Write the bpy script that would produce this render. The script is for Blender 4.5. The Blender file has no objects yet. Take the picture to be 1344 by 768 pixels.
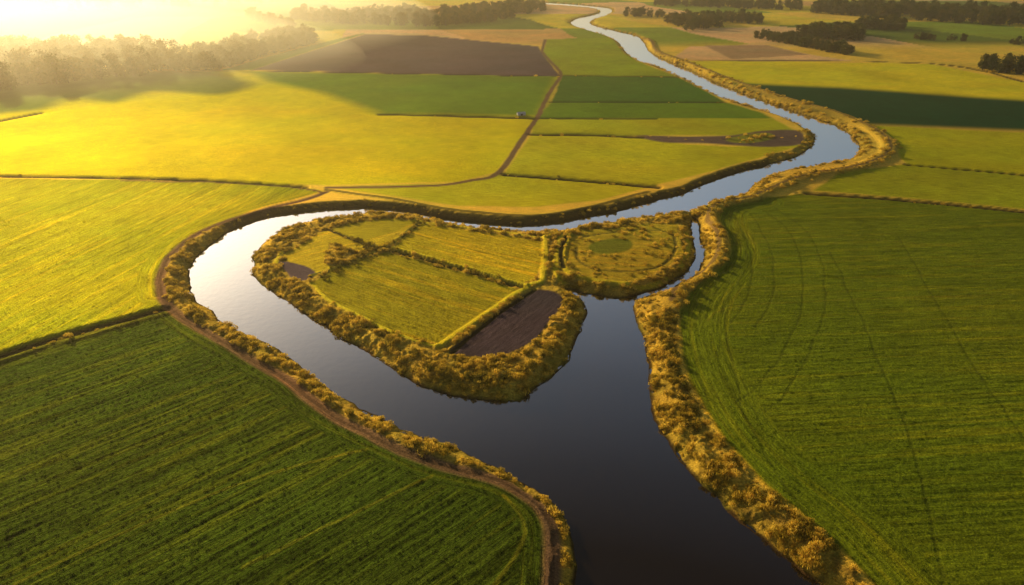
import bpy, math, numpy as np, bmesh
from mathutils import Vector
rng=np.random.default_rng(7)
# ---------------------------------------------------------------- helpers: image pixels projected through the camera onto the ground, noise, distances
H=120.0; F=908.0; HOR=-60.0
PITCH=math.atan((384-HOR)/F)
WZ=-3.0
def G(pts,z=0.0):
    a=np.asarray(pts,float).reshape(-1,2)
    xc=(a[:,0]-672)/F; yc=(384-a[:,1])/F
    dy=math.cos(PITCH)+yc*math.sin(PITCH); dz=-math.sin(PITCH)+yc*math.cos(PITCH)
    t=(H-z)/(-dz)
    return np.stack([xc*t,dy*t],1)
def smooth(pts,n=5,closed=False):
    p=np.asarray(pts,float); out=[]; N=len(p)
    rngi=range(N if closed else N-1)
    for i in rngi:
        if closed: a,b,c,d=p[(i-1)%N],p[i],p[(i+1)%N],p[(i+2)%N]
        else: a,b,c,d=p[max(i-1,0)],p[i],p[i+1],p[min(i+2,N-1)]
        for k in range(n):
            t=k/n
            out.append(0.5*((2*b)+(-a+c)*t+(2*a-5*b+4*c-d)*t*t+(-a+3*b-3*c+d)*t**3))
    if not closed: out.append(p[-1])
    return np.array(out)
def hsh(ix,iy,s):
    h=(ix.astype(np.int64)*374761393+iy.astype(np.int64)*668265263+s*982451653)&0xffffffff
    h=((h^(h>>13))*1274126177)&0xffffffff
    h=(h^(h>>16))&0xffffff
    return h/float(0xffffff)
def vn(x,y,s=0):
    x0=np.floor(x);y0=np.floor(y);fx=x-x0;fy=y-y0
    fx=fx*fx*(3-2*fx);fy=fy*fy*(3-2*fy)
    a=hsh(x0,y0,s);b=hsh(x0+1,y0,s);c=hsh(x0,y0+1,s);d=hsh(x0+1,y0+1,s)
    return (a+(b-a)*fx)+((c+(d-c)*fx)-(a+(b-a)*fx))*fy
def fbm(x,y,s=0,o=4):
    r=0;a=.5;t=0
    for i in range(o):
        r=r+a*vn(x*2**i+i*17.3,y*2**i+i*9.1,s+i);t+=a;a*=.5
    return r/t*2-1
def ss(a,b,x):
    t=np.clip((x-a)/(b-a),0,1);return t*t*(3-2*t)
def segd(px,py,A,B):
    ax,ay=A;bx,by=B;dx=bx-ax;dy=by-ay;L=dx*dx+dy*dy+1e-9
    t=np.clip(((px-ax)*dx+(py-ay)*dy)/L,0,1)
    return (px-ax-t*dx)**2+(py-ay-t*dy)**2
def sdf(px,py,poly):
    """signed distance, negative inside"""
    d=np.full(px.shape,1e18);ins=np.zeros(px.shape,bool);n=len(poly)
    for i in range(n):
        A=poly[i];B=poly[(i+1)%n]
        np.minimum(d,segd(px,py,A,B),out=d)
        if A[1]!=B[1]:
            c=((A[1]>py)!=(B[1]>py))
            xi=(B[0]-A[0])*(py-A[1])/(B[1]-A[1])+A[0]
            ins^=(c&(px<xi))
    d=np.sqrt(d);return np.where(ins,-d,d)
def pld(px,py,pl):
    d=np.full(px.shape,1e18)
    for i in range(len(pl)-1): np.minimum(d,segd(px,py,pl[i],pl[i+1]),out=d)
    return np.sqrt(d)
# ---------------------------------------------------------------- terrain grid (finer near, coarser far)
vrow=np.concatenate([np.linspace(-54,20,110,endpoint=False),np.linspace(20,900,680)])
yy=G(np.stack([np.full_like(vrow,672.),vrow],1))[:,1]
yy=np.concatenate([[40000,22000],yy,np.linspace(yy[-1]-4,-160,30)])
halfw=672/F*(np.maximum(yy,20)*math.cos(PITCH)+H*math.sin(PITCH))
uc=np.linspace(-1.12,1.12,1060)
ue=1.12+np.cumsum(np.linspace(.01,.12,28))
u=np.concatenate([-ue[::-1],uc,ue])
X=halfw[:,None]*u[None,:]; Y=np.repeat(yy[:,None],len(u),1)
NR,NC=X.shape
dxs=np.abs(np.gradient(X,axis=1)); dys=np.abs(np.gradient(yy))[:,None]+0*X
area=(dxs*dys).ravel(); rows_sp=dys.ravel()
px=X.ravel();py=Y.ravel()
N=len(px)
# ---------------------------------------------------------------- river outline
west=[(735,1000),(750,860),(757,768),(752,712),(737,675),(704,645),(660,617),(600,592),(545,570),(500,547),(440,515),(400,487),(370,464),(330,441),(300,426),(278,410),(258,392),(249,370),(252,350),(262,335),(280,318),(305,302),(335,289),(370,281),(410,276),(450,273),(490,273),(530,277),(580,286),(630,292),(680,295),(720,293),(760,286),(800,279),(850,266),(900,252),(940,236),(980,223),(1020,213),(1050,204),(1067,191),(1068,178),(1055,168),(1030,156),(1000,147),(960,134),(930,121),(900,105),(870,92),(840,81),(822,69),(812,56),(798,48),(775,41),(754,34),(750,29),(763,23),(782,19),(788,15),(776,11),(740,8),(700,5)]
east=[(700,2.5),(745,5),(795,10),(803,15),(797,20),(780,25),(774,30),(783,35),(812,42),(836,48),(846,58),(852,68),(870,78),(895,88),(925,102),(960,117),(1000,132),(1040,146),(1075,157),(1100,167),(1120,181),(1128,195),(1120,207),(1100,214),(1060,220),(1020,228),(993,240),(975,256),(940,266),(905,277)]
nland=[(860,284),(820,290),(780,297),(740,303),(700,306),(650,303),(600,296),(550,286),(500,281),(440,286),(400,294),(368,304),(342,324),(331,345),(338,368),(370,393),(400,413),(440,440),(480,463),(520,488),(552,507),(600,520),(650,528),(688,525),(710,506),(738,482),(757,450),(768,420),(771,404),(764,392),(745,381),(752,380),(775,387),(810,391),(850,385),(880,372),(903,355),(912,338),(911,318),(908,300),(908,288)]
eb=[(915,290),(919,312),(924,335),(918,352),(903,367),(875,381),(846,391),(832,402),(835,425),(846,455),(849,490),(852,520),(864,560),(887,600),(932,650),(982,692),(1030,732),(1070,768),(1150,840),(1330,1000)]
wl=smooth(west,4);el=smooth(east+nland+eb,4)
river=G(np.concatenate([wl,el]),WZ)
wx=fbm(px/9,py/9,3,4)*1.7; wy=fbm(px/9,py/9,13,4)*1.7
sd=sdf(px+wx,py+wy,river)      # + = land
i0=4*west.index((305,302));i1=4*west.index((1020,213))
dn=pld(px+wx,py+wy,G(wl[i0:i1],WZ))
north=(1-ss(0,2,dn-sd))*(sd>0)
near=1-ss(350,900,py)
# ---------------------------------------------------------------- land cover
C=dict(yel=(.60,.48,.006),yelg=(.38,.34,.010),grn=(.13,.21,.012),dgrn=(.052,.074,.006),shadow_grn=(.010,.055,.018),reed=(.48,.30,.035),
       olive=(.24,.22,.02),tan=(.72,.41,.15),plow=(.095,.064,.068),mud=(.10,.06,.035),path=(.17,.095,.045),gold=(.74,.46,.05))
col=np.zeros((N,3));veg=np.zeros(N);rowd=np.zeros((N,3));tuft=np.zeros(N)
col[:]=np.array(C['gold'])
fx_=px+py*.25+60*fbm(px/300,py/300,8,2);fy_=py-px*.12+90*fbm(px/350,py/350,9,2)
cell=hsh(np.floor(fx_/210),np.floor(fy_/330),5)
far=ss(1000,1150,py)[:,None]
pal=np.array([C['gold'],C['tan'],(.66,.48,.03),(.22,.27,.02),(.60,.33,.09),(.12,.16,.02)])
col=col*(1-far)+far*pal[np.clip((cell*6).astype(int),0,5)]
rowd[:,0]=py;rowd[:,1]=px;rowd[:,2]=.5
wpx=px+fbm(px/14,py/14,31,3)*.9; wpy=py+fbm(px/14,py/14,37,3)*.9
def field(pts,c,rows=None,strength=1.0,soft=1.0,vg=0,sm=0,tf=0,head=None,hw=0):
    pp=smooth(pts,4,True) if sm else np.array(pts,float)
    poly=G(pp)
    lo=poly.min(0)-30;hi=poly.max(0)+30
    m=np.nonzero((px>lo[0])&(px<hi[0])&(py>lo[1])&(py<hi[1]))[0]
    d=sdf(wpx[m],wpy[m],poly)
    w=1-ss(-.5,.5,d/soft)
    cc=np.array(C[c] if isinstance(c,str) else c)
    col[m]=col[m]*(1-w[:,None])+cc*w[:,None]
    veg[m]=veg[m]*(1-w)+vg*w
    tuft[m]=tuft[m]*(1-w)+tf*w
    if rows is not None:
        A,B=G(rows);dr=(B-A)/np.linalg.norm(B-A)
        k=m[d<0]
        rowd[k,0]=px[k]*-dr[1]+py[k]*dr[0];rowd[k,1]=px[k]*dr[0]+py[k]*dr[1];rowd[k,2]=strength
        if head is not None:   # headland: outer rows follow the field edge
            e=pld(px[k],py[k],G(smooth(head,4)));h=k[e<hw];e=e[e<hw]
            rowd[h,1]=py[h]+px[h]*.3;rowd[h,0]=e+500
# left bank fields
field([(-900,128),(0,128),(200,100),(300,92),(480,96),(735,100),(705,155),(650,226),(600,238),(430,243),(0,230),(-900,232)],'yel',[(0,215),(600,205)],.35,3)
field([(330,94),(735,99),(712,153),(500,150),(430,124),(350,106)],'grn',[(300,120),(700,125)],.4,26)
field([(-500,110),(60,96),(240,94),(300,100),(330,112),(285,124),(200,120),(150,134),(90,130),(0,150),(-500,170)],(.12,.15,.02),[(0,120),(300,120)],.4,30,0,1)  # woodland's tree shadows, painted as a soft-edged darker green patch
field([(330,92),(480,45),(560,47),(706,61),(735,100)],'plow',[(400,80),(700,85)],.5,4)
field([(290,92),(400,62),(470,45),(480,44),(330,92)],'grn',None,.4,4)
field([(718,52),(800,49),(835,80),(890,101),(738,100),(712,72)],(.27,.30,.012),[(730,90),(880,95)],.4,3)
field([(738,99),(890,101),(925,119),(950,133),(724,134)],(.065,.14,.014),[(730,110),(900,115)],.4,3)
field([(724,134),(950,133),(1000,148),(1015,156),(702,155)],'grn',[(730,140),(950,145)],.4,6)
field([(702,155),(1015,156),(1045,172),(1040,178),(840,178),(697,175)],(.40,.37,.012),[(730,160),(1000,165)],.4,3)
field([(697,177),(840,180),(900,190),(960,193),(1055,190),(1000,206),(930,226),(860,243),(770,236),(662,228)],(.50,.42,.012),[(700,190),(950,215)],.6,3)
field([(836,178),(900,180),(960,178),(1000,172),(1045,171),(1057,180),(1050,190),(1000,193),(930,189),(870,187)],(.14,.085,.06),[(840,180),(1050,184)],.8,4,.05,1)
field([(955,182),(985,176),(1010,175),(1015,182),(985,188),(960,187)],'olive',None,.5,3,0.3,1)
field([(430,245),(600,240),(655,229),(770,238),(850,246),(790,262),(700,272),(600,270),(500,255)],(.50,.42,.012),[(450,248),(700,258)],.6,3)
field([(-900,234),(0,234),(150,236),(300,240),(400,246),(425,251),(330,276),(250,308),(214,345),(208,375),(214,402),(100,434),(0,464),(-900,700)],(.33,.31,.007),[(0,420),(230,300)],.8,1.5,0,0,.5,[(428,252),(400,262),(350,274),(300,289),(255,309),(226,334),(212,358),(212,385)],9)
pathL=[(428,252),(400,262),(350,274),(300,289),(255,309),(226,334),(212,358),(212,385),(228,408),(265,432),(322,464),(380,502),(430,541),(500,577),(570,607),(640,624),(682,643),(712,668),(724,700),(724,768),(718,1000)]
field([(-900,720),(0,469),(100,439),(215,408),(262,433),(322,466),(380,504),(430,543),(500,580),(570,610),(640,628),(680,648),(706,670),(716,700),(716,768),(700,1100),(-900,1100)],'dgrn',[(0,560),(330,440)],1.25,1.5,0,0,.9,pathL[8:],7)
# right bank fields
field([(905,80),(1220,84),(1344,108),(1600,112),(1600,140),(1344,134),(950,112)],(.66,.52,.015),[(930,95),(1300,110)],.4,6)
field([(945,108),(1100,115),(1344,132),(1700,146),(1700,186),(1344,172),(1130,164),(1060,142)],'shadow_grn',[(1100,130),(1344,150)],.4,26)  # cast shadow painted in as a dark green band with soft edges
field([(1130,165),(1344,174),(1700,188),(1700,250),(1344,228),(1190,216),(1170,190)],(.42,.37,.010),[(1200,180),(1344,188)],.6,4)
field([(1185,216),(1344,229),(1700,255),(1700,320),(1344,275),(1200,260),(1068,250),(1100,228)],(.31,.31,.010),[(1100,240),(1344,252)],.8,3)
edgeR=[(985,262),(945,270),(935,290),(946,325),(934,350),(905,385),(893,420),(893,450),(908,500),(945,570),(1005,636),(1078,698),(1145,768),(1240,880)]
field([(1050,254),(1200,264),(1344,279),(2400,370),(2400,1100),(1330,1100),(1240,880),(1150,768),(1080,700),(1010,640),(950,580),(905,500),(892,440),(890,400),(925,360),(950,335),(942,300),(935,278),(985,264)],(.135,.160,.007),[(960,420),(1344,404)],.85,2,0,0,.6,edgeR,17)
field([(905,61),(1000,58),(1075,74),(1120,80),(1000,80),(880,78)],'tan',None,.3,5)
field([(925,60),(1010,60),(1060,72),(960,78)],(.42,.24,.10),None,.3,5)
# islands
isl=[(905,277)]+nland
field(isl,'reed',None,.3,1,1,1)
gold2=(.42,.31,.012)
field([(372,335),(420,305),(455,298),(505,286),(550,291),(545,300),(512,322),(470,330),(432,318),(425,345),(445,352),(405,362),(385,350)],(.46,.33,.018),[(400,330),(520,300)],.8,.8,0,0,.5)
field([(430,302),(470,291),(510,287),(545,291),(520,304),(480,316)],(.37,.29,.015),[(430,302),(545,291)],.7,.8)
field([(552,293),(640,306),(712,316),(712,350),(700,368),(680,372),(600,348),(515,326)],gold2,[(520,330),(680,372)],.9,.8,0,0,.6)
field([(505,330),(600,354),(682,380),(640,408),(575,452),(520,438),(445,400),(408,372),(440,352)],(.28,.22,.010),[(505,345),(660,390)],.9,.8,0,0,.7)
field([(590,462),(603,448),(650,412),(695,382),(728,383),(738,396),(716,430),(690,452),(650,468),(615,467)],(.055,.038,.042),[(600,450),(700,384)],.8,1,0,1)
field([(364,344),(385,345),(412,355),(408,366),(385,366)],'plow',None,.5,.8,0,1)
field([(742,308),(800,300),(870,292),(900,300),(903,325),(890,352),(850,370),(790,368),(745,352)],(.40,.29,.02),[(745,320),(890,330)],.7,2,.12,1,.5)
field([(772,322),(800,314),(828,316),(826,328),(800,334),(778,332)],(.16,.17,.015),None,.3,2,0,1)
# ---- river bank belts
Wb=(7+3*fbm(px/30,py/30,50,3))*(1-.5*north)
belt=(1-ss(.8,1.1,sd/Wb))*(sd>0)
col=col*(1-belt[:,None])+np.array(C['reed'])*belt[:,None]
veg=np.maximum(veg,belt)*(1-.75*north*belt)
def strip(poly,c='reed'):
    pg=G(poly);lo=pg.min(0)-5;hi=pg.max(0)+5
    m=np.nonzero((px>lo[0])&(px<hi[0])&(py>lo[1])&(py<hi[1]))[0]
    d=sdf(wpx[m],wpy[m],pg);w=(1-ss(-.5,.5,d))*(sd[m]>0)
    col[m]=col[m]*(1-w[:,None])+np.array(C[c])*w[:,None];veg[m]=np.maximum(veg[m],w)
strip(np.concatenate([smooth(pathL[3:],4),wl[:4*20][::1]]))
strip(smooth([(832,400),(850,388),(890,370),(925,350),(932,358),(900,392),(888,420),(889,460),(904,510),(941,572),(1001,636),(1074,698),(1141,768),(1240,880),(1330,1000),(1150,840),(1070,768),(982,692),(887,600),(852,520),(846,455)],3,True))
# levee, tracks, ditches
z=np.zeros(N)
def line(pts,w,c,dz=0.,vg=None,a=1.,sm=1):
    pl=G(smooth(pts,4) if sm else pts)
    lo=pl.min(0)-30;hi=pl.max(0)+30
    m=np.nonzero((px>lo[0])&(px<hi[0])&(py>lo[1])&(py<hi[1]))[0]
    d=pld(wpx[m]*1.,wpy[m],pl)
    ww=np.maximum(w,dxs.ravel()[m]*.9)
    ww=np.maximum(ww,rows_sp[m]*.35)
    k=(1-ss(.3,.75,d/ww))*a*(sd[m]>0)
    cc=np.array(C[c] if isinstance(c,str) else c)
    col[m]=col[m]*(1-k[:,None])+cc*k[:,None]
    z[m]+=dz*(1-ss(.2,.9,d/ww))
    tuft[m]*=1-k
    if vg is not None: veg[m]=veg[m]*(1-k)+vg*k
ditch_and_shade=(.03,.028,.010)
for pts,w in [([(-400,600),(0,467),(100,437),(214,405)],4),([(500,150),(600,152),(702,155)],5),([(698,176),(780,177),(840,180)],5),([(664,228),(760,236),(862,245)],4),
    ([(736,99),(890,101)],5),([(724,134),(950,134)],4),([(704,155),(860,156)],3),([(1060,253),(1200,263),(1344,278),(1700,315)],3.2),([(0,158),(50,148)],5),
    ([(-400,231),(0,231),(150,233),(300,238),(400,245)],3.2),([(330,93),(735,100)],4),([(1190,216),(1344,229)],2.5),([(880,79),(1220,83),(1344,107)],4)]:
    line(pts,w*1.3,ditch_and_shade,-1.2,0.06)
line([(-400,614),(0,474),(100,444),(216,411)],4.,(.11,.11,.01),.6,.1,.6)
line([(160,238),(300,240),(390,247),(420,252)],2,'path',.3)
line([(430,246),(560,244),(620,236),(655,226),(690,176),(706,152),(722,120),(736,98),(722,80),(712,68),(716,52)],4,'path',0,0)
line([(428,249),(520,262),(600,276),(700,283),(780,270),(850,252)],3,(.16,.12,.02),.3)
line(pathL,4.0,'path',-.25,0)
line(pathL,1.2,(.09,.05,.025),-.1,0,.8)
levee=[(790,37),(850,52),(862,68),(900,82),(960,106),(1030,130),(1090,147),(1140,168),(1166,188),(1162,206),(1120,222),(1062,232),(1022,246),(985,262),(945,270),(928,285),(938,305),(944,325),(930,348),(893,372),(880,400)]
line(levee,9,'reed',2.0,.4)
line(levee,2.2,(.15,.09,.04),.1,0,.8)
ridge=(.52,.40,.02)
for p,w,c,dz,v in [([(552,290),(515,320),(440,352),(408,362)],2.6,(.12,.11,.015),.4,.3),([(512,328),(600,351),(688,378)],2.2,(.04,.04,.01),-.8,.1),([(515,325),(603,348),(690,375)],1.8,ridge,.7,.1),
   ([(576,455),(640,411),(692,376),(712,366),(716,312)],2.6,ridge,.8,0),([(592,462),(650,414),(700,380)],1.8,ditch_and_shade,-.6,0),([(715,312),(735,310),(728,350),(740,368)],3,ridge,.7,.3),
   ([(430,300),(470,316),(512,328)],2.0,ditch_and_shade,-.6,.1),([(408,372),(440,398),(520,438),(575,455)],1.6,ridge,.4,.1),([(372,330),(362,346)],2,ridge,.3,.1),
   ([(540,290),(640,303),(712,312)],1.8,ridge,.4,.1),([(745,308),(738,330),(744,356),(790,370),(850,372),(892,354)],3,ridge,.8,.3),([(741,312),(735,332),(740,352)],2.2,ditch_and_shade,-.6,0),([(897,296),(904,320),(893,350)],2.4,ridge,.5,.2),  # ditch-coloured line beside the west ridge paints in the ridge's shade
   ([(760,312),(830,302),(880,306),(885,330),(860,352),(800,356),(762,344),(756,325)],1.4,(.18,.14,.02),-.3,.05)]:
    line(p,w,c,dz,v)
# faint wheel tracks
for p in [[(1000,275),(1040,310),(1055,380),(1040,440),(1000,500),(965,530)],[(985,280),(1012,330),(1015,390),(990,430)],[(965,285),(985,330),(985,380),(960,425)],[(1015,272),(1065,312),(1085,385),(1065,460),(1020,530)],[(950,395),(960,470),(985,560),(1060,680)],
          [(1090,330),(1140,440),(1200,600),(1240,768)],[(1180,310),(1260,450),(1344,580)]]:
    line(p,.8,(.05,.060,.006),-.07,None,.42)
for p in [[(320,745),(430,690),(565,625)],[(650,768),(690,700),(660,650)],[(20,768),(300,640),(480,590)],[(0,300),(200,262),(380,254)],[(930,420),(990,400),(1344,385)],[(985,320),(1100,312),(1344,330)]]:
    line(p,1.0,(.24,.20,.012),.06,None,.35)
# ---------------------------------------------------------------- relief
slope=np.maximum(6.0-2.*north,.6*rows_sp)
bank=np.clip(WZ+sd*3.0/slope,-6,0)
z=np.where(sd>0,np.minimum(1,sd/8)*z,z*0)+bank
lump=fbm(px/3.2,py/3.2,60,4)
z+=np.where(sd>0.5,(veg*1.0+.05)*lump*near,0)
wob=fbm(px/30,py/30,71,2)
rowsin=np.sin(rowd[:,0]*2*np.pi/2.5+3*wob)
rs=.6*fbm(rowd[:,0]/1.0,rowd[:,1]/16,70,3)+.4*rowsin*(.4+.6*fbm(px/18,py/18,72,2))
z+=np.where(sd>3,rs*.16*rowd[:,2]*(1-veg)*(1-ss(260,600,py)),0)
z+=fbm(px/1.1,py/1.1,171,3)*.10*(sd>3)*(1-ss(200,400,py))
z+=fbm(px/70,py/70,80,3)*.5*ss(5,40,sd)
mud=(1-ss(.2,1.6,sd))[:,None]
col=col*(1-mud)+np.array((.04,.024,.012))*mud
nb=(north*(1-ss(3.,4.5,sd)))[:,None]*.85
col=col*(1-nb)+np.array((.05,.035,.012))*nb  # north bank: bare mud, with the bank's shadow darkened into the colour
var=1+.22*fbm(px/45,py/45,90,4)+.12*fbm(px/7,py/7,91,3)
col*=var[:,None]
# yellower and darker streaks along the rows
stw=np.clip(rowd[:,2],0,1.2)*(tuft>0)
st=ss(.0,.6,fbm(rowd[:,0]/1.8,rowd[:,1]/45,140,4)+.3*fbm(px/40,py/40,141,3))*stw*.48
col=col*(1-st[:,None])+(col*np.array((2.3,1.65,1.1)))*st[:,None]
sk_=ss(.05,.6,-fbm(rowd[:,0]/1.5,rowd[:,1]/40,150,4))*stw*.42
col*=1-sk_[:,None]*.8
hue=fbm(px/60,py/35,95,4)
col[:,0]*=1+.14*hue
vv=veg*(sd>0)
gm=(ss(-.1,.5,fbm(px/6,py/6,97,4))*vv*.5)[:,None]
col=col*(1-gm)+np.array((.14,.13,.013))*gm
bm_=(ss(.15,.6,fbm(px/4,py/4,99,4))*vv*.5)[:,None]
col=col*(1-bm_)+np.array((.12,.06,.018))*bm_
# ---------------------------------------------------------------- materials
def mat(name):
    m=bpy.data.materials.new(name);m.use_nodes=True;nt=m.node_tree;nt.nodes.clear();return m,nt
def nd(nt,t,**k):
    n=nt.nodes.new(t)
    for a,b in k.items(): setattr(n,a,b)
    return n
def lk(nt,a,b): nt.links.new(a,b)
m_ground,nt=mat("farmland_soil_and_crop")
out=nd(nt,'ShaderNodeOutputMaterial')
ac=nd(nt,'ShaderNodeAttribute',attribute_name='cover')
ar=nd(nt,'ShaderNodeAttribute',attribute_name='rowuv')
sp=nd(nt,'ShaderNodeSeparateXYZ');lk(nt,ar.outputs['Vector'],sp.inputs[0])
mx=nd(nt,'ShaderNodeMath',operation='MULTIPLY');lk(nt,sp.outputs[0],mx.inputs[0]);mx.inputs[1].default_value=1.5
my=nd(nt,'ShaderNodeMath',operation='MULTIPLY');lk(nt,sp.outputs[1],my.inputs[0]);my.inputs[1].default_value=.12
cb=nd(nt,'ShaderNodeCombineXYZ');lk(nt,mx.outputs[0],cb.inputs[0]);lk(nt,my.outputs[0],cb.inputs[1])
nr=nd(nt,'ShaderNodeTexNoise');lk(nt,cb.outputs[0],nr.inputs['Vector']);nr.inputs['Scale'].default_value=1;nr.inputs['Detail'].default_value=4;nr.inputs['Roughness'].default_value=.6
geo=nd(nt,'ShaderNodeNewGeometry')
nf=nd(nt,'ShaderNodeTexNoise');lk(nt,geo.outputs['Position'],nf.inputs['Vector']);nf.inputs['Scale'].default_value=1.9;nf.inputs['Detail'].default_value=5;nf.inputs['Roughness'].default_value=.75
r1=nd(nt,'ShaderNodeMapRange');lk(nt,nr.outputs['Fac'],r1.inputs[0]);r1.inputs[1].default_value=.3;r1.inputs[2].default_value=.7;r1.inputs[3].default_value=-.45;r1.inputs[4].default_value=.45
rr=nd(nt,'ShaderNodeMath',operation='MULTIPLY_ADD');lk(nt,r1.outputs[0],rr.inputs[0]);lk(nt,sp.outputs[2],rr.inputs[1]);rr.inputs[2].default_value=1
r2=nd(nt,'ShaderNodeMapRange');lk(nt,nf.outputs['Fac'],r2.inputs[0]);r2.inputs[1].default_value=.3;r2.inputs[2].default_value=.7;r2.inputs[3].default_value=.45;r2.inputs[4].default_value=1.55
mm=nd(nt,'ShaderNodeMath',operation='MULTIPLY');lk(nt,rr.outputs[0],mm.inputs[0]);lk(nt,r2.outputs[0],mm.inputs[1])
mc=nd(nt,'ShaderNodeMath',operation='MAXIMUM');lk(nt,mm.outputs[0],mc.inputs[0]);mc.inputs[1].default_value=.2
vm=nd(nt,'ShaderNodeVectorMath',operation='SCALE');lk(nt,ac.outputs['Color'],vm.inputs[0]);lk(nt,mc.outputs[0],vm.inputs['Scale'])
bp=nd(nt,'ShaderNodeBump');bp.inputs['Strength'].default_value=.85;bp.inputs['Distance'].default_value=.3;lk(nt,mm.outputs[0],bp.inputs['Height'])
df=nd(nt,'ShaderNodeBsdfDiffuse');lk(nt,vm.outputs[0],df.inputs['Color']);lk(nt,bp.outputs[0],df.inputs['Normal'])
gl=nd(nt,'ShaderNodeBsdfGlossy');gl.inputs['Roughness'].default_value=.62;lk(nt,vm.outputs[0],gl.inputs['Color']);lk(nt,bp.outputs[0],gl.inputs['Normal'])
mxs=nd(nt,'ShaderNodeMixShader');mxs.inputs[0].default_value=.5;lk(nt,df.outputs[0],mxs.inputs[1]);lk(nt,gl.outputs[0],mxs.inputs[2])
lk(nt,mxs.outputs[0],out.inputs['Surface'])

def leafmat(name,c1,c2,c3,trans=.4,tint=False):
    m,nt=mat(name);out=nd(nt,'ShaderNodeOutputMaterial')
    if tint:
        a=nd(nt,'ShaderNodeAttribute',attribute_name='tint');a.attribute_type='INSTANCER';src=a.outputs['Color']
    else:
        oi=nd(nt,'ShaderNodeObjectInfo');g=nd(nt,'ShaderNodeNewGeometry')
        ad=nd(nt,'ShaderNodeMath',operation='MULTIPLY_ADD');lk(nt,g.outputs['Random Per Island'],ad.inputs[0]);ad.inputs[1].default_value=.4
        ml=nd(nt,'ShaderNodeMath',operation='MULTIPLY');lk(nt,oi.outputs['Random'],ml.inputs[0]);ml.inputs[1].default_value=.6
        lk(nt,ml.outputs[0],ad.inputs[2])
        cr=nd(nt,'ShaderNodeValToRGB');lk(nt,ad.outputs[0],cr.inputs[0])
        e=cr.color_ramp.elements;e[0].position=.1;e[0].color=(*c1,1);e[1].position=.95;e[1].color=(*c3,1);q=e.new(.5);q.color=(*c2,1);src=cr.outputs[0]
    d=nd(nt,'ShaderNodeBsdfDiffuse');t=nd(nt,'ShaderNodeBsdfTranslucent');lk(nt,src,d.inputs[0]);lk(nt,src,t.inputs[0])
    x=nd(nt,'ShaderNodeMixShader');x.inputs[0].default_value=trans;lk(nt,d.outputs[0],x.inputs[1]);lk(nt,t.outputs[0],x.inputs[2]);lk(nt,x.outputs[0],out.inputs[0]);return m
m_reed=leafmat("reed_leaves",(.17,.14,.013),(.58,.37,.035),(.95,.66,.09),.5)
m_bush=leafmat("shrub_leaves",(.07,.07,.01),(.20,.15,.016),(.42,.27,.03),.45)
m_tree=leafmat("tree_leaves",(.025,.04,.012),(.06,.07,.015),(.14,.10,.02),.4)
m_tuft=leafmat("crop_leaves",0,0,0,.5,True)
def simple(name,c,r=.9):
    m,nt=mat(name);o=nd(nt,'ShaderNodeOutputMaterial');p=nd(nt,'ShaderNodeBsdfPrincipled');n=nd(nt,'ShaderNodeTexNoise');n.inputs['Scale'].default_value=4
    cr=nd(nt,'ShaderNodeValToRGB');lk(nt,n.outputs[0],cr.inputs[0]);cr.color_ramp.elements[0].color=(*[v*.6 for v in c],1);cr.color_ramp.elements[1].color=(*[min(1,v*1.3) for v in c],1)
    lk(nt,cr.outputs[0],p.inputs['Base Color']);p.inputs['Roughness'].default_value=r;lk(nt,p.outputs[0],o.inputs[0]);return m
m_bark=simple("bark",(.07,.05,.035))
# ---------------------------------------------------------------- ground mesh
scn=bpy.context.scene
me=bpy.data.meshes.new("ground")
co=np.stack([px,py,z],1).astype(np.float32)
me.vertices.add(N);me.vertices.foreach_set('co',co.ravel())
idx=np.arange(N).reshape(NR,NC)
q=np.stack([idx[1:,:-1],idx[1:,1:],idx[:-1,1:],idx[:-1,:-1]],-1).reshape(-1,4)
me.loops.add(q.size);me.loops.foreach_set('vertex_index',q.ravel().astype(np.int32))
me.polygons.add(len(q));me.polygons.foreach_set('loop_start',(np.arange(len(q))*4).astype(np.int32))
me.update(calc_edges=True)
me.polygons.foreach_set('use_smooth',np.ones(len(q),bool))
col=np.clip(col,0,.9)
a=me.attributes.new('cover','FLOAT_COLOR','POINT');a.data.foreach_set('color',np.concatenate([col,np.ones((N,1))],1).astype(np.float32).ravel())
a=me.attributes.new('rowuv','FLOAT_VECTOR','POINT');a.data.foreach_set('vector',rowd.astype(np.float32).ravel())
me.materials.append(m_ground)
ob=bpy.data.objects.new("ground",me);scn.collection.objects.link(ob)
# ---------------------------------------------------------------- water
m_w,nt=mat("river_water");o=nd(nt,'ShaderNodeOutputMaterial')
d=nd(nt,'ShaderNodeBsdfDiffuse');d.inputs[0].default_value=(.012,.007,.003,1)
g=nd(nt,'ShaderNodeBsdfGlossy');g.inputs['Roughness'].default_value=.05
lw=nd(nt,'ShaderNodeLayerWeight');lw.inputs[0].default_value=.5
cr=nd(nt,'ShaderNodeValToRGB');lk(nt,lw.outputs['Facing'],cr.inputs[0])
e=cr.color_ramp.elements;e[0].position=.0;e[0].color=(.02,)*3+(1,);e[1].position=1;e[1].color=(1,1,1,1)
for p_,v_ in ((.28,.035),(.36,.12),(.46,.28),(.56,.55),(.68,1.)): k_=e.new(p_);k_.color=(v_,v_,v_,1)
tn=nd(nt,'ShaderNodeTexNoise');tn.inputs['Scale'].default_value=.35;tn.inputs['Detail'].default_value=4
gg=nd(nt,'ShaderNodeNewGeometry');lk(nt,gg.outputs['Position'],tn.inputs['Vector'])
b=nd(nt,'ShaderNodeBump');b.inputs['Strength'].default_value=.15;b.inputs['Distance'].default_value=.25;lk(nt,tn.outputs[0],b.inputs['Height'])
lk(nt,b.outputs[0],g.inputs['Normal'])
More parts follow.
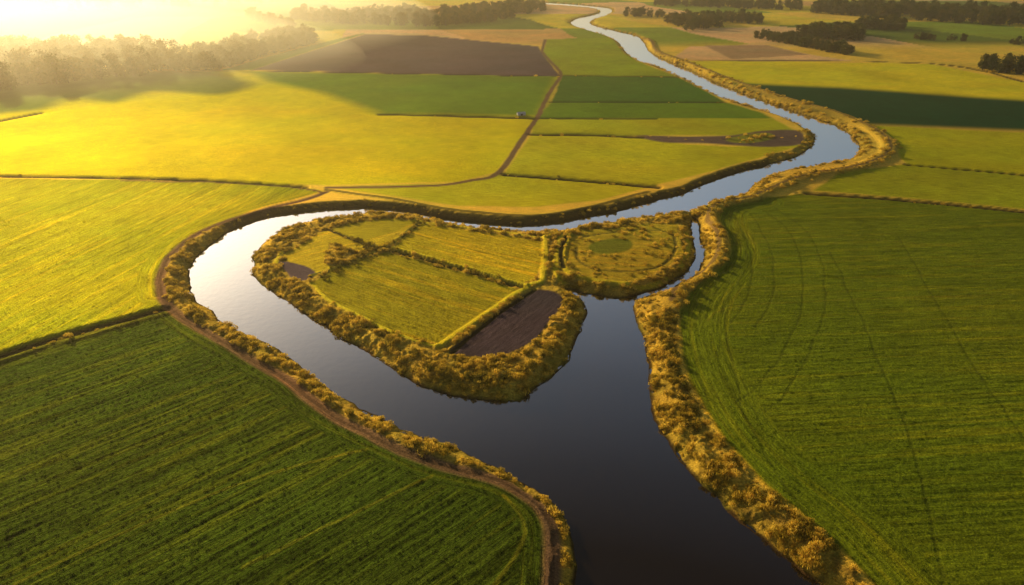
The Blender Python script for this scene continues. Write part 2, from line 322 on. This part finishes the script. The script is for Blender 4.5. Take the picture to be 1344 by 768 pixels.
x=nd(nt,'ShaderNodeMixShader');lk(nt,cr.outputs[0],x.inputs[0]);lk(nt,d.outputs[0],x.inputs[1]);lk(nt,g.outputs[0],x.inputs[2]);lk(nt,x.outputs[0],o.inputs[0])
lo=river.min(0)-20;hi=river.max(0)+20
wm=bpy.data.meshes.new("river_water");wm.from_pydata([(lo[0],lo[1],WZ),(hi[0],lo[1],WZ),(hi[0],hi[1],WZ),(lo[0],hi[1],WZ)],[],[(0,1,2,3)]);wm.materials.append(m_w)
scn.collection.objects.link(bpy.data.objects.new("river_water",wm))
# ---------------------------------------------------------------- foliage library
def quads(name,cen,size,mats,extra=None,elong=1.0):
    n=len(cen)
    a=rng.normal(size=(n,3));a/=np.linalg.norm(a,axis=1)[:,None]
    if elong>1:
        a=np.stack([rng.normal(size=n)*.45,rng.normal(size=n)*.45,np.ones(n)],1);a/=np.linalg.norm(a,axis=1)[:,None]
    b=rng.normal(size=(n,3));b-=a*(a*b).sum(1)[:,None];b/=np.linalg.norm(b,axis=1)[:,None]
    s=size[:,None]
    v=np.stack([cen-b*s*.5,cen+a*s*elong*.25+b*s*.1-a*s*elong*.5,cen+b*s*.5,cen+a*s*elong*.6],1).reshape(-1,3)
    vs=v.tolist();fs=[(4*i,4*i+1,4*i+2,4*i+3) for i in range(n)];mi=[0]*n
    if extra:
        o=len(vs);vs+=extra[0];fs+=[tuple(k+o for k in f) for f in extra[1]];mi+=[1]*len(extra[1])
    m=bpy.data.meshes.new(name);m.from_pydata(vs,[],fs)
    for q_ in mats:m.materials.append(q_)
    m.polygons.foreach_set('material_index',mi);return bpy.data.objects.new(name,m)
def cone(p0,p1,r0,r1,n=6):
    p0=Vector(p0);p1=Vector(p1);d=(p1-p0).normalized();x=d.orthogonal();y=d.cross(x)
    vs=[];fs=[]
    for P,r in((p0,r0),(p1,r1)):
        for i in range(n):
            t=2*math.pi*i/n;vs.append(tuple(P+(x*math.cos(t)+y*math.sin(t))*r))
    for i in range(n): fs.append((i,(i+1)%n,n+(i+1)%n,n+i))
    return vs,fs
def lib(name): return bpy.data.collections.new(name)
L_reed=lib("reed_library");L_bush=lib("shrub_library");L_tree=lib("tree_library");L_tuft=lib("crop_tuft_library")
for k in range(5):
    n=120;r=np.sqrt(rng.random(n))*rng.uniform(.8,1.2);t=rng.random(n)*6.28
    hgt=(.15+.6*rng.random(n))*(1.1-.5*r)
    cen=np.stack([r*np.cos(t)*1.25,r*np.sin(t)*.8,hgt*.85],1)
    L_reed.objects.link(quads("reed_clump",cen,.08+.09*rng.random(n),[m_reed],None,3.4))
for k in range(3):
    n=14;r=np.sqrt(rng.random(n))*.45;t=rng.random(n)*6.28
    cen=np.stack([r*np.cos(t),r*np.sin(t),.08+.15*rng.random(n)],1)
    L_tuft.objects.link(quads("crop_tuft",cen,.10+.07*rng.random(n),[m_tuft],None,2.2))
for k in range(4):
    cl=rng.normal(size=(7,3))*[.5,.5,.25]+[0,0,.6];n=200
    cen=cl[rng.integers(0,7,n)]+rng.normal(size=(n,3))*.26;cen[:,2]=np.abs(cen[:,2])
    L_bush.objects.link(quads("shrub",cen,.18+.16*rng.random(n),[m_bush]))
for k in range(5):
    hh=rng.uniform(.9,1.15);vs,fs=cone((0,0,0),(0,0,.62*hh),.022,.01)
    cls=[]
    for j in range(15):
        t=j*2.4+rng.random();zz=rng.uniform(.12,.88)*hh;rr=.26*(1.1-abs(zz-.42))*rng.uniform(.35,1.05)
        e=(rr*math.cos(t),rr*math.sin(t),zz);cls.append(e)
        v2,f2=cone((0,0,zz*.6),e,.009,.004,4);o=len(vs);vs+=v2;fs+=[tuple(a_+o for a_ in f) for f in f2]
    cls.append((0,0,.92*hh));cls=np.array(cls);n=620
    cen=cls[rng.integers(0,len(cls),n)]+rng.normal(size=(n,3))*[.08,.08,.065]
    cen[:,2]=np.abs(cen[:,2])
    L_tree.objects.link(quads("tree",cen,.06+.045*rng.random(n),[m_tree,m_bark],(vs,fs)))
def scatter(name,P,S,coll,tint=None):
    n=len(P);m=bpy.data.meshes.new(name);m.vertices.add(n);m.vertices.foreach_set('co',P.astype(np.float32).ravel())
    a=m.attributes.new('sc','FLOAT_VECTOR','POINT');a.data.foreach_set('vector',S.astype(np.float32).ravel())
    if tint is not None:
        a=m.attributes.new('tint','FLOAT_COLOR','POINT');a.data.foreach_set('color',np.concatenate([tint,np.ones((n,1))],1).astype(np.float32).ravel())
    a=m.attributes.new('rt','FLOAT_VECTOR','POINT');R=np.zeros((n,3));R[:,2]=rng.random(n)*6.283;R[:,:2]=rng.normal(size=(n,2))*.08;a.data.foreach_set('vector',R.astype(np.float32).ravel())
    o=bpy.data.objects.new(name,m);scn.collection.objects.link(o)
    g=bpy.data.node_groups.new(name+"_scatter",'GeometryNodeTree')
    g.interface.new_socket('Geometry',in_out='INPUT',socket_type='NodeSocketGeometry');g.interface.new_socket('Geometry',in_out='OUTPUT',socket_type='NodeSocketGeometry')
    i=g.nodes.new('NodeGroupInput');u_=g.nodes.new('NodeGroupOutput');ip=g.nodes.new('GeometryNodeInstanceOnPoints')
    ci=g.nodes.new('GeometryNodeCollectionInfo');ci.inputs['Collection'].default_value=coll;ci.inputs['Separate Children'].default_value=True;ci.inputs['Reset Children'].default_value=True
    ip.inputs['Pick Instance'].default_value=True
    s=g.nodes.new('GeometryNodeInputNamedAttribute');s.data_type='FLOAT_VECTOR';s.inputs['Name'].default_value='sc'
    r=g.nodes.new('GeometryNodeInputNamedAttribute');r.data_type='FLOAT_VECTOR';r.inputs['Name'].default_value='rt'
    ri=g.nodes.new('FunctionNodeRandomValue');ri.data_type='INT';ri.inputs['Min'].default_value=0;ri.inputs['Max'].default_value=len(coll.objects)-1
    mt=g.nodes.new('GeometryNodeMeshToPoints')
    g.links.new(i.outputs[0],mt.inputs['Mesh']);g.links.new(mt.outputs[0],ip.inputs['Points']);g.links.new(ci.outputs[0],ip.inputs['Instance'])
    g.links.new(s.outputs['Attribute'],ip.inputs['Scale']);g.links.new(r.outputs['Attribute'],ip.inputs['Rotation'])
    ro=[x_ for x_ in ri.outputs if x_.enabled and x_.type=='INT'][0];g.links.new(ro,ip.inputs['Instance Index'])
    g.links.new(ip.outputs[0],u_.inputs[0])
    md=o.modifiers.new("scatter",'NODES');md.node_group=g;print(name,n);return o
def sample(dens,dz=.1):
    lam=np.minimum(dens*area,6);k=rng.poisson(lam);ii=np.repeat(np.arange(N),k);n=len(ii)
    P=np.stack([px[ii]+(rng.random(n)-.5)*dxs.ravel()[ii],py[ii]+(rng.random(n)-.5)*rows_sp[ii],z[ii]-dz],1)
    return P,ii
inr=(np.abs(px)<1.25*np.repeat(halfw[:,None],NC,1).ravel())&(py>40)
mask=vv*(sd>.8)*inr
patch=ss(-.35,.45,fbm(px/4,py/4,120,3))
P,ii=sample(mask*.85*(.12+.88*patch)*np.where(py<450,1,np.where(py<900,.2,.04)))
s=rng.uniform(.4,1.2,len(P))*np.where(P[:,1]<450,1,1.4);s*=.7+.6*patch[ii]
scatter("riverbank_reeds",P,np.stack([s*1.05,s*1.05,s*rng.uniform(.9,1.8,len(P))],1),L_reed)
P,ii=sample(mask*.014*ss(.1,.6,fbm(px/12,py/12,130,3)+.1)*np.where(py<900,1,.3))
s=rng.uniform(.6,1.3,len(P))
def along(pts,n,spread):
    pl=G(smooth(pts,4));L=np.r_[0,np.cumsum(np.linalg.norm(np.diff(pl,axis=0),axis=1))];t=rng.random(n)*L[-1]
    return np.stack([np.interp(t,L,pl[:,0]),np.interp(t,L,pl[:,1])],1)+rng.normal(size=(n,2))*spread
Q=np.concatenate([along([(908,376),(884,402),(878,430),(880,470),(892,510),(921,562)],80,1.2),along([(548,480),(620,494),(685,488),(712,470),(738,440)],30,1.6)])
qs=sdf(Q[:,0],Q[:,1],river);Q=Q[qs>4.5]
P=np.concatenate([P,np.concatenate([Q,np.full((len(Q),1),-.4)],1)]);s=np.concatenate([s,rng.uniform(.8,1.9,len(Q))])
scatter("riverbank_shrubs",P,np.stack([s,s,s*.85],1),L_bush)
rowk=ss(-.4,.8,rowsin)
P,ii=sample(tuft*(sd>4)*inr*(py<330)*1.7*rowk*(1-vv)*np.where(py<220,1,.5),.04)
s=rng.uniform(.5,1.0,len(P));scatter("crop_tufts",P,np.stack([s,s,s*.8],1),L_tuft,np.clip(col[ii]*rng.uniform(1.0,1.6,(len(P),1)),0,.9))
H1=np.concatenate([along([(425,370),(445,352),(512,320)],24,1.1),along([(455,310),(470,316),(508,328)],14,.8),along([(512,322),(550,291)],7,.5),along([(475,322),(500,330)],12,1.5),along([(505,330),(600,352),(688,378)],5,.4)])
P=np.concatenate([H1,np.full((len(H1),1),.1)],1);s=rng.uniform(.6,1.5,len(P));scatter("hedge",P,np.stack([s,s,s*.9],1),L_bush)
# woodlands
def wood(name,poly,n,h0,h1,gap=-.45):
    pg=G(poly);lo=pg.min(0);hi=pg.max(0);c=lo+(hi-lo)*rng.random((n*10,2))
    c=c[sdf(c[:,0],c[:,1],pg)<0];c=c[fbm(c[:,0]/60,c[:,1]/60,len(poly)+n,2)>gap][:n]
    s=rng.uniform(h0,h1,len(c))*(1+.25*fbm(c[:,0]/25,c[:,1]/25,4,2));w=s*rng.uniform(.9,1.4,len(c))
    scatter(name,np.concatenate([c,np.full((len(c),1),-.3)],1),np.stack([w,w,s],1),L_tree)
wood("woodland",[(-500,128),(0,120),(60,112),(215,97),(260,88),(210,75),(120,72),(0,66),(-500,60)],1300,12,25,-.6)
wood("tree_line",[(225,95),(300,90),(345,74),(418,56),(400,48),(340,55),(290,68),(240,84)],330,9,20,-.5)
wood("tree_line",[(380,27),(460,32),(560,36),(640,30),(720,13),(700,6),(600,17),(540,16),(450,22),(390,20)],600,12,20,-.3)
wood("tree_line",[(870,30),(900,41),(945,38),(940,28),(900,26)],90,13,19,-.8)
wood("tree_line",[(990,50),(1040,60),(1112,73),(1120,70),(1050,54),(1000,46)],170,7,12,-.8)
wood("tree_line",[(1045,48),(1090,53),(1130,54),(1130,44),(1070,42)],120,12,18,-.8)
wood("tree_line",[(1118,38),(1185,41),(1185,34),(1125,33)],70,13,18,-.8)
wood("tree_line",[(1060,17),(1200,27),(1400,40),(1700,50),(1700,30),(1400,22),(1200,12),(1075,9)],900,14,24,-.6)
wood("tree_line",[(1285,93),(1344,99),(1480,104),(1480,92),(1344,88),(1300,85)],90,11,16,-.8)
wood("tree_line",[(940,30),(1000,32),(1000,26),(940,24)],50,12,18,-.5)
wood("tree_line",[(860,8),(1050,14),(1050,8),(860,3)],200,12,20,-.3)
wood("tree_line",[(-300,20),(0,16),(250,12),(380,4),(200,-5),(-300,0)],500,12,22)
wood("tree_line",[(820,22),(870,24),(868,20),(822,19)],30,10,15,-.9)
wood("tree_line",[(1200,52),(1344,60),(1344,57),(1200,50)],30,6,11,-.2)
wood("tree_line",[(320,24),(390,40),(394,36),(330,20)],50,10,16,-.5)
# ---------------------------------------------------------------- small field barn
bx,by=G([(684,151)])[0]
par=bpy.data.objects.new("field_barn",None);par.location=(bx,by,0);par.rotation_euler=(0,0,.3);par.scale=(.6,.6,.55);scn.collection.objects.link(par)
def part(n,v,f,m):
    q_=bpy.data.meshes.new(n);q_.from_pydata(v,[],f);q_.materials.append(m);o_=bpy.data.objects.new(n,q_);o_.parent=par;scn.collection.objects.link(o_)
w_,l_,e_,r_=3.2,5.5,3,4.6
part("walls",[(-l_,-w_,0),(l_,-w_,0),(l_,w_,0),(-l_,w_,0),(-l_,-w_,e_),(l_,-w_,e_),(l_,w_,e_),(-l_,w_,e_),(-l_,0,r_),(l_,0,r_)],[(0,1,5,4),(2,3,7,6),(1,2,6,9,5),(3,0,4,8,7)],simple("barn_board",(.5,.45,.4)))
part("roof",[(-l_-.4,-w_-.5,e_-.15),(l_+.4,-w_-.5,e_-.15),(l_+.4,0,r_+.1),(-l_-.4,0,r_+.1),(-l_-.4,w_+.5,e_-.15),(l_+.4,w_+.5,e_-.15)],[(0,1,2,3),(3,2,5,4)],simple("barn_roof",(.5,.45,.4)))
part("door",[(-1.4,-w_-.02,0),(1.4,-w_-.02,0),(1.4,-w_-.02,2.5),(-1.4,-w_-.02,2.5)],[(0,1,2,3)],simple("barn_door",(.12,.07,.04)))
# ---------------------------------------------------------------- haze
def vol(name,dens,colr,an):
    m,nt=mat(name);o=nd(nt,'ShaderNodeOutputMaterial');v=nd(nt,'ShaderNodeVolumeScatter');v.inputs['Color'].default_value=(*colr,1);v.inputs['Density'].default_value=dens;v.inputs['Anisotropy'].default_value=an
    lk(nt,v.outputs[0],o.inputs['Volume']);return m
def boxo(name,lo,hi,m):
    bm=bmesh.new();bmesh.ops.create_cube(bm,size=1)
    for v in bm.verts: v.co=Vector([(lo[i]+hi[i])/2+v.co[i]*(hi[i]-lo[i]) for i in range(3)])
    q_=bpy.data.meshes.new(name);bm.to_mesh(q_);q_.materials.append(m);scn.collection.objects.link(bpy.data.objects.new(name,q_))
boxo("morning_haze",(-9000,-300,-12),(9000,20000,75),vol("haze",.00019,(1,.82,.52),.66))
def mist(c,r,dens):
    bm=bmesh.new();bmesh.ops.create_icosphere(bm,subdivisions=4,radius=1)
    for v in bm.verts: v.co=Vector((c[0]+v.co.x*r[0],c[1]+v.co.y*r[1],c[2]+v.co.z*r[2]))
    q_=bpy.data.meshes.new("morning_mist");bm.to_mesh(q_);q_.materials.append(vol("mist",dens,(1,.83,.50),.72));scn.collection.objects.link(bpy.data.objects.new("morning_mist",q_))
mist((-750,1350,0),(620,800,95),.0010)
mist((-620,880,0),(440,330,70),.0010)
# ---------------------------------------------------------------- light
AZ=math.radians(-37);EL=math.radians(14)
sv=Vector((math.sin(AZ)*math.cos(EL),math.cos(AZ)*math.cos(EL),math.sin(EL)))
sl=bpy.data.lights.new("sun",'SUN');sl.energy=5;sl.angle=math.radians(.5);sl.color=(1,.79,.43)
so=bpy.data.objects.new("sun",sl);so.rotation_euler=sv.to_track_quat('Z','Y').to_euler();scn.collection.objects.link(so)
w=bpy.data.worlds.new("World");scn.world=w;w.use_nodes=True;nt=w.node_tree
sk=nt.nodes.new('ShaderNodeTexSky');sk.sky_type='NISHITA';sk.sun_disc=False;sk.sun_elevation=EL;sk.sun_rotation=AZ%(2*math.pi);sk.dust_density=2.2
bg=nt.nodes['Background'];bg.inputs[1].default_value=.10;nt.links.new(sk.outputs[0],bg.inputs[0])
cam=bpy.data.cameras.new("camera");co_=bpy.data.objects.new("camera",cam);scn.collection.objects.link(co_)
cam.sensor_width=36;cam.lens=F/1344*36;cam.clip_end=60000;cam.clip_start=1
co_.location=(0,0,H);co_.rotation_euler=(math.pi/2-PITCH,0,0);scn.camera=co_
scn.view_settings.view_transform='Standard';scn.view_settings.look='None';scn.view_settings.exposure=0
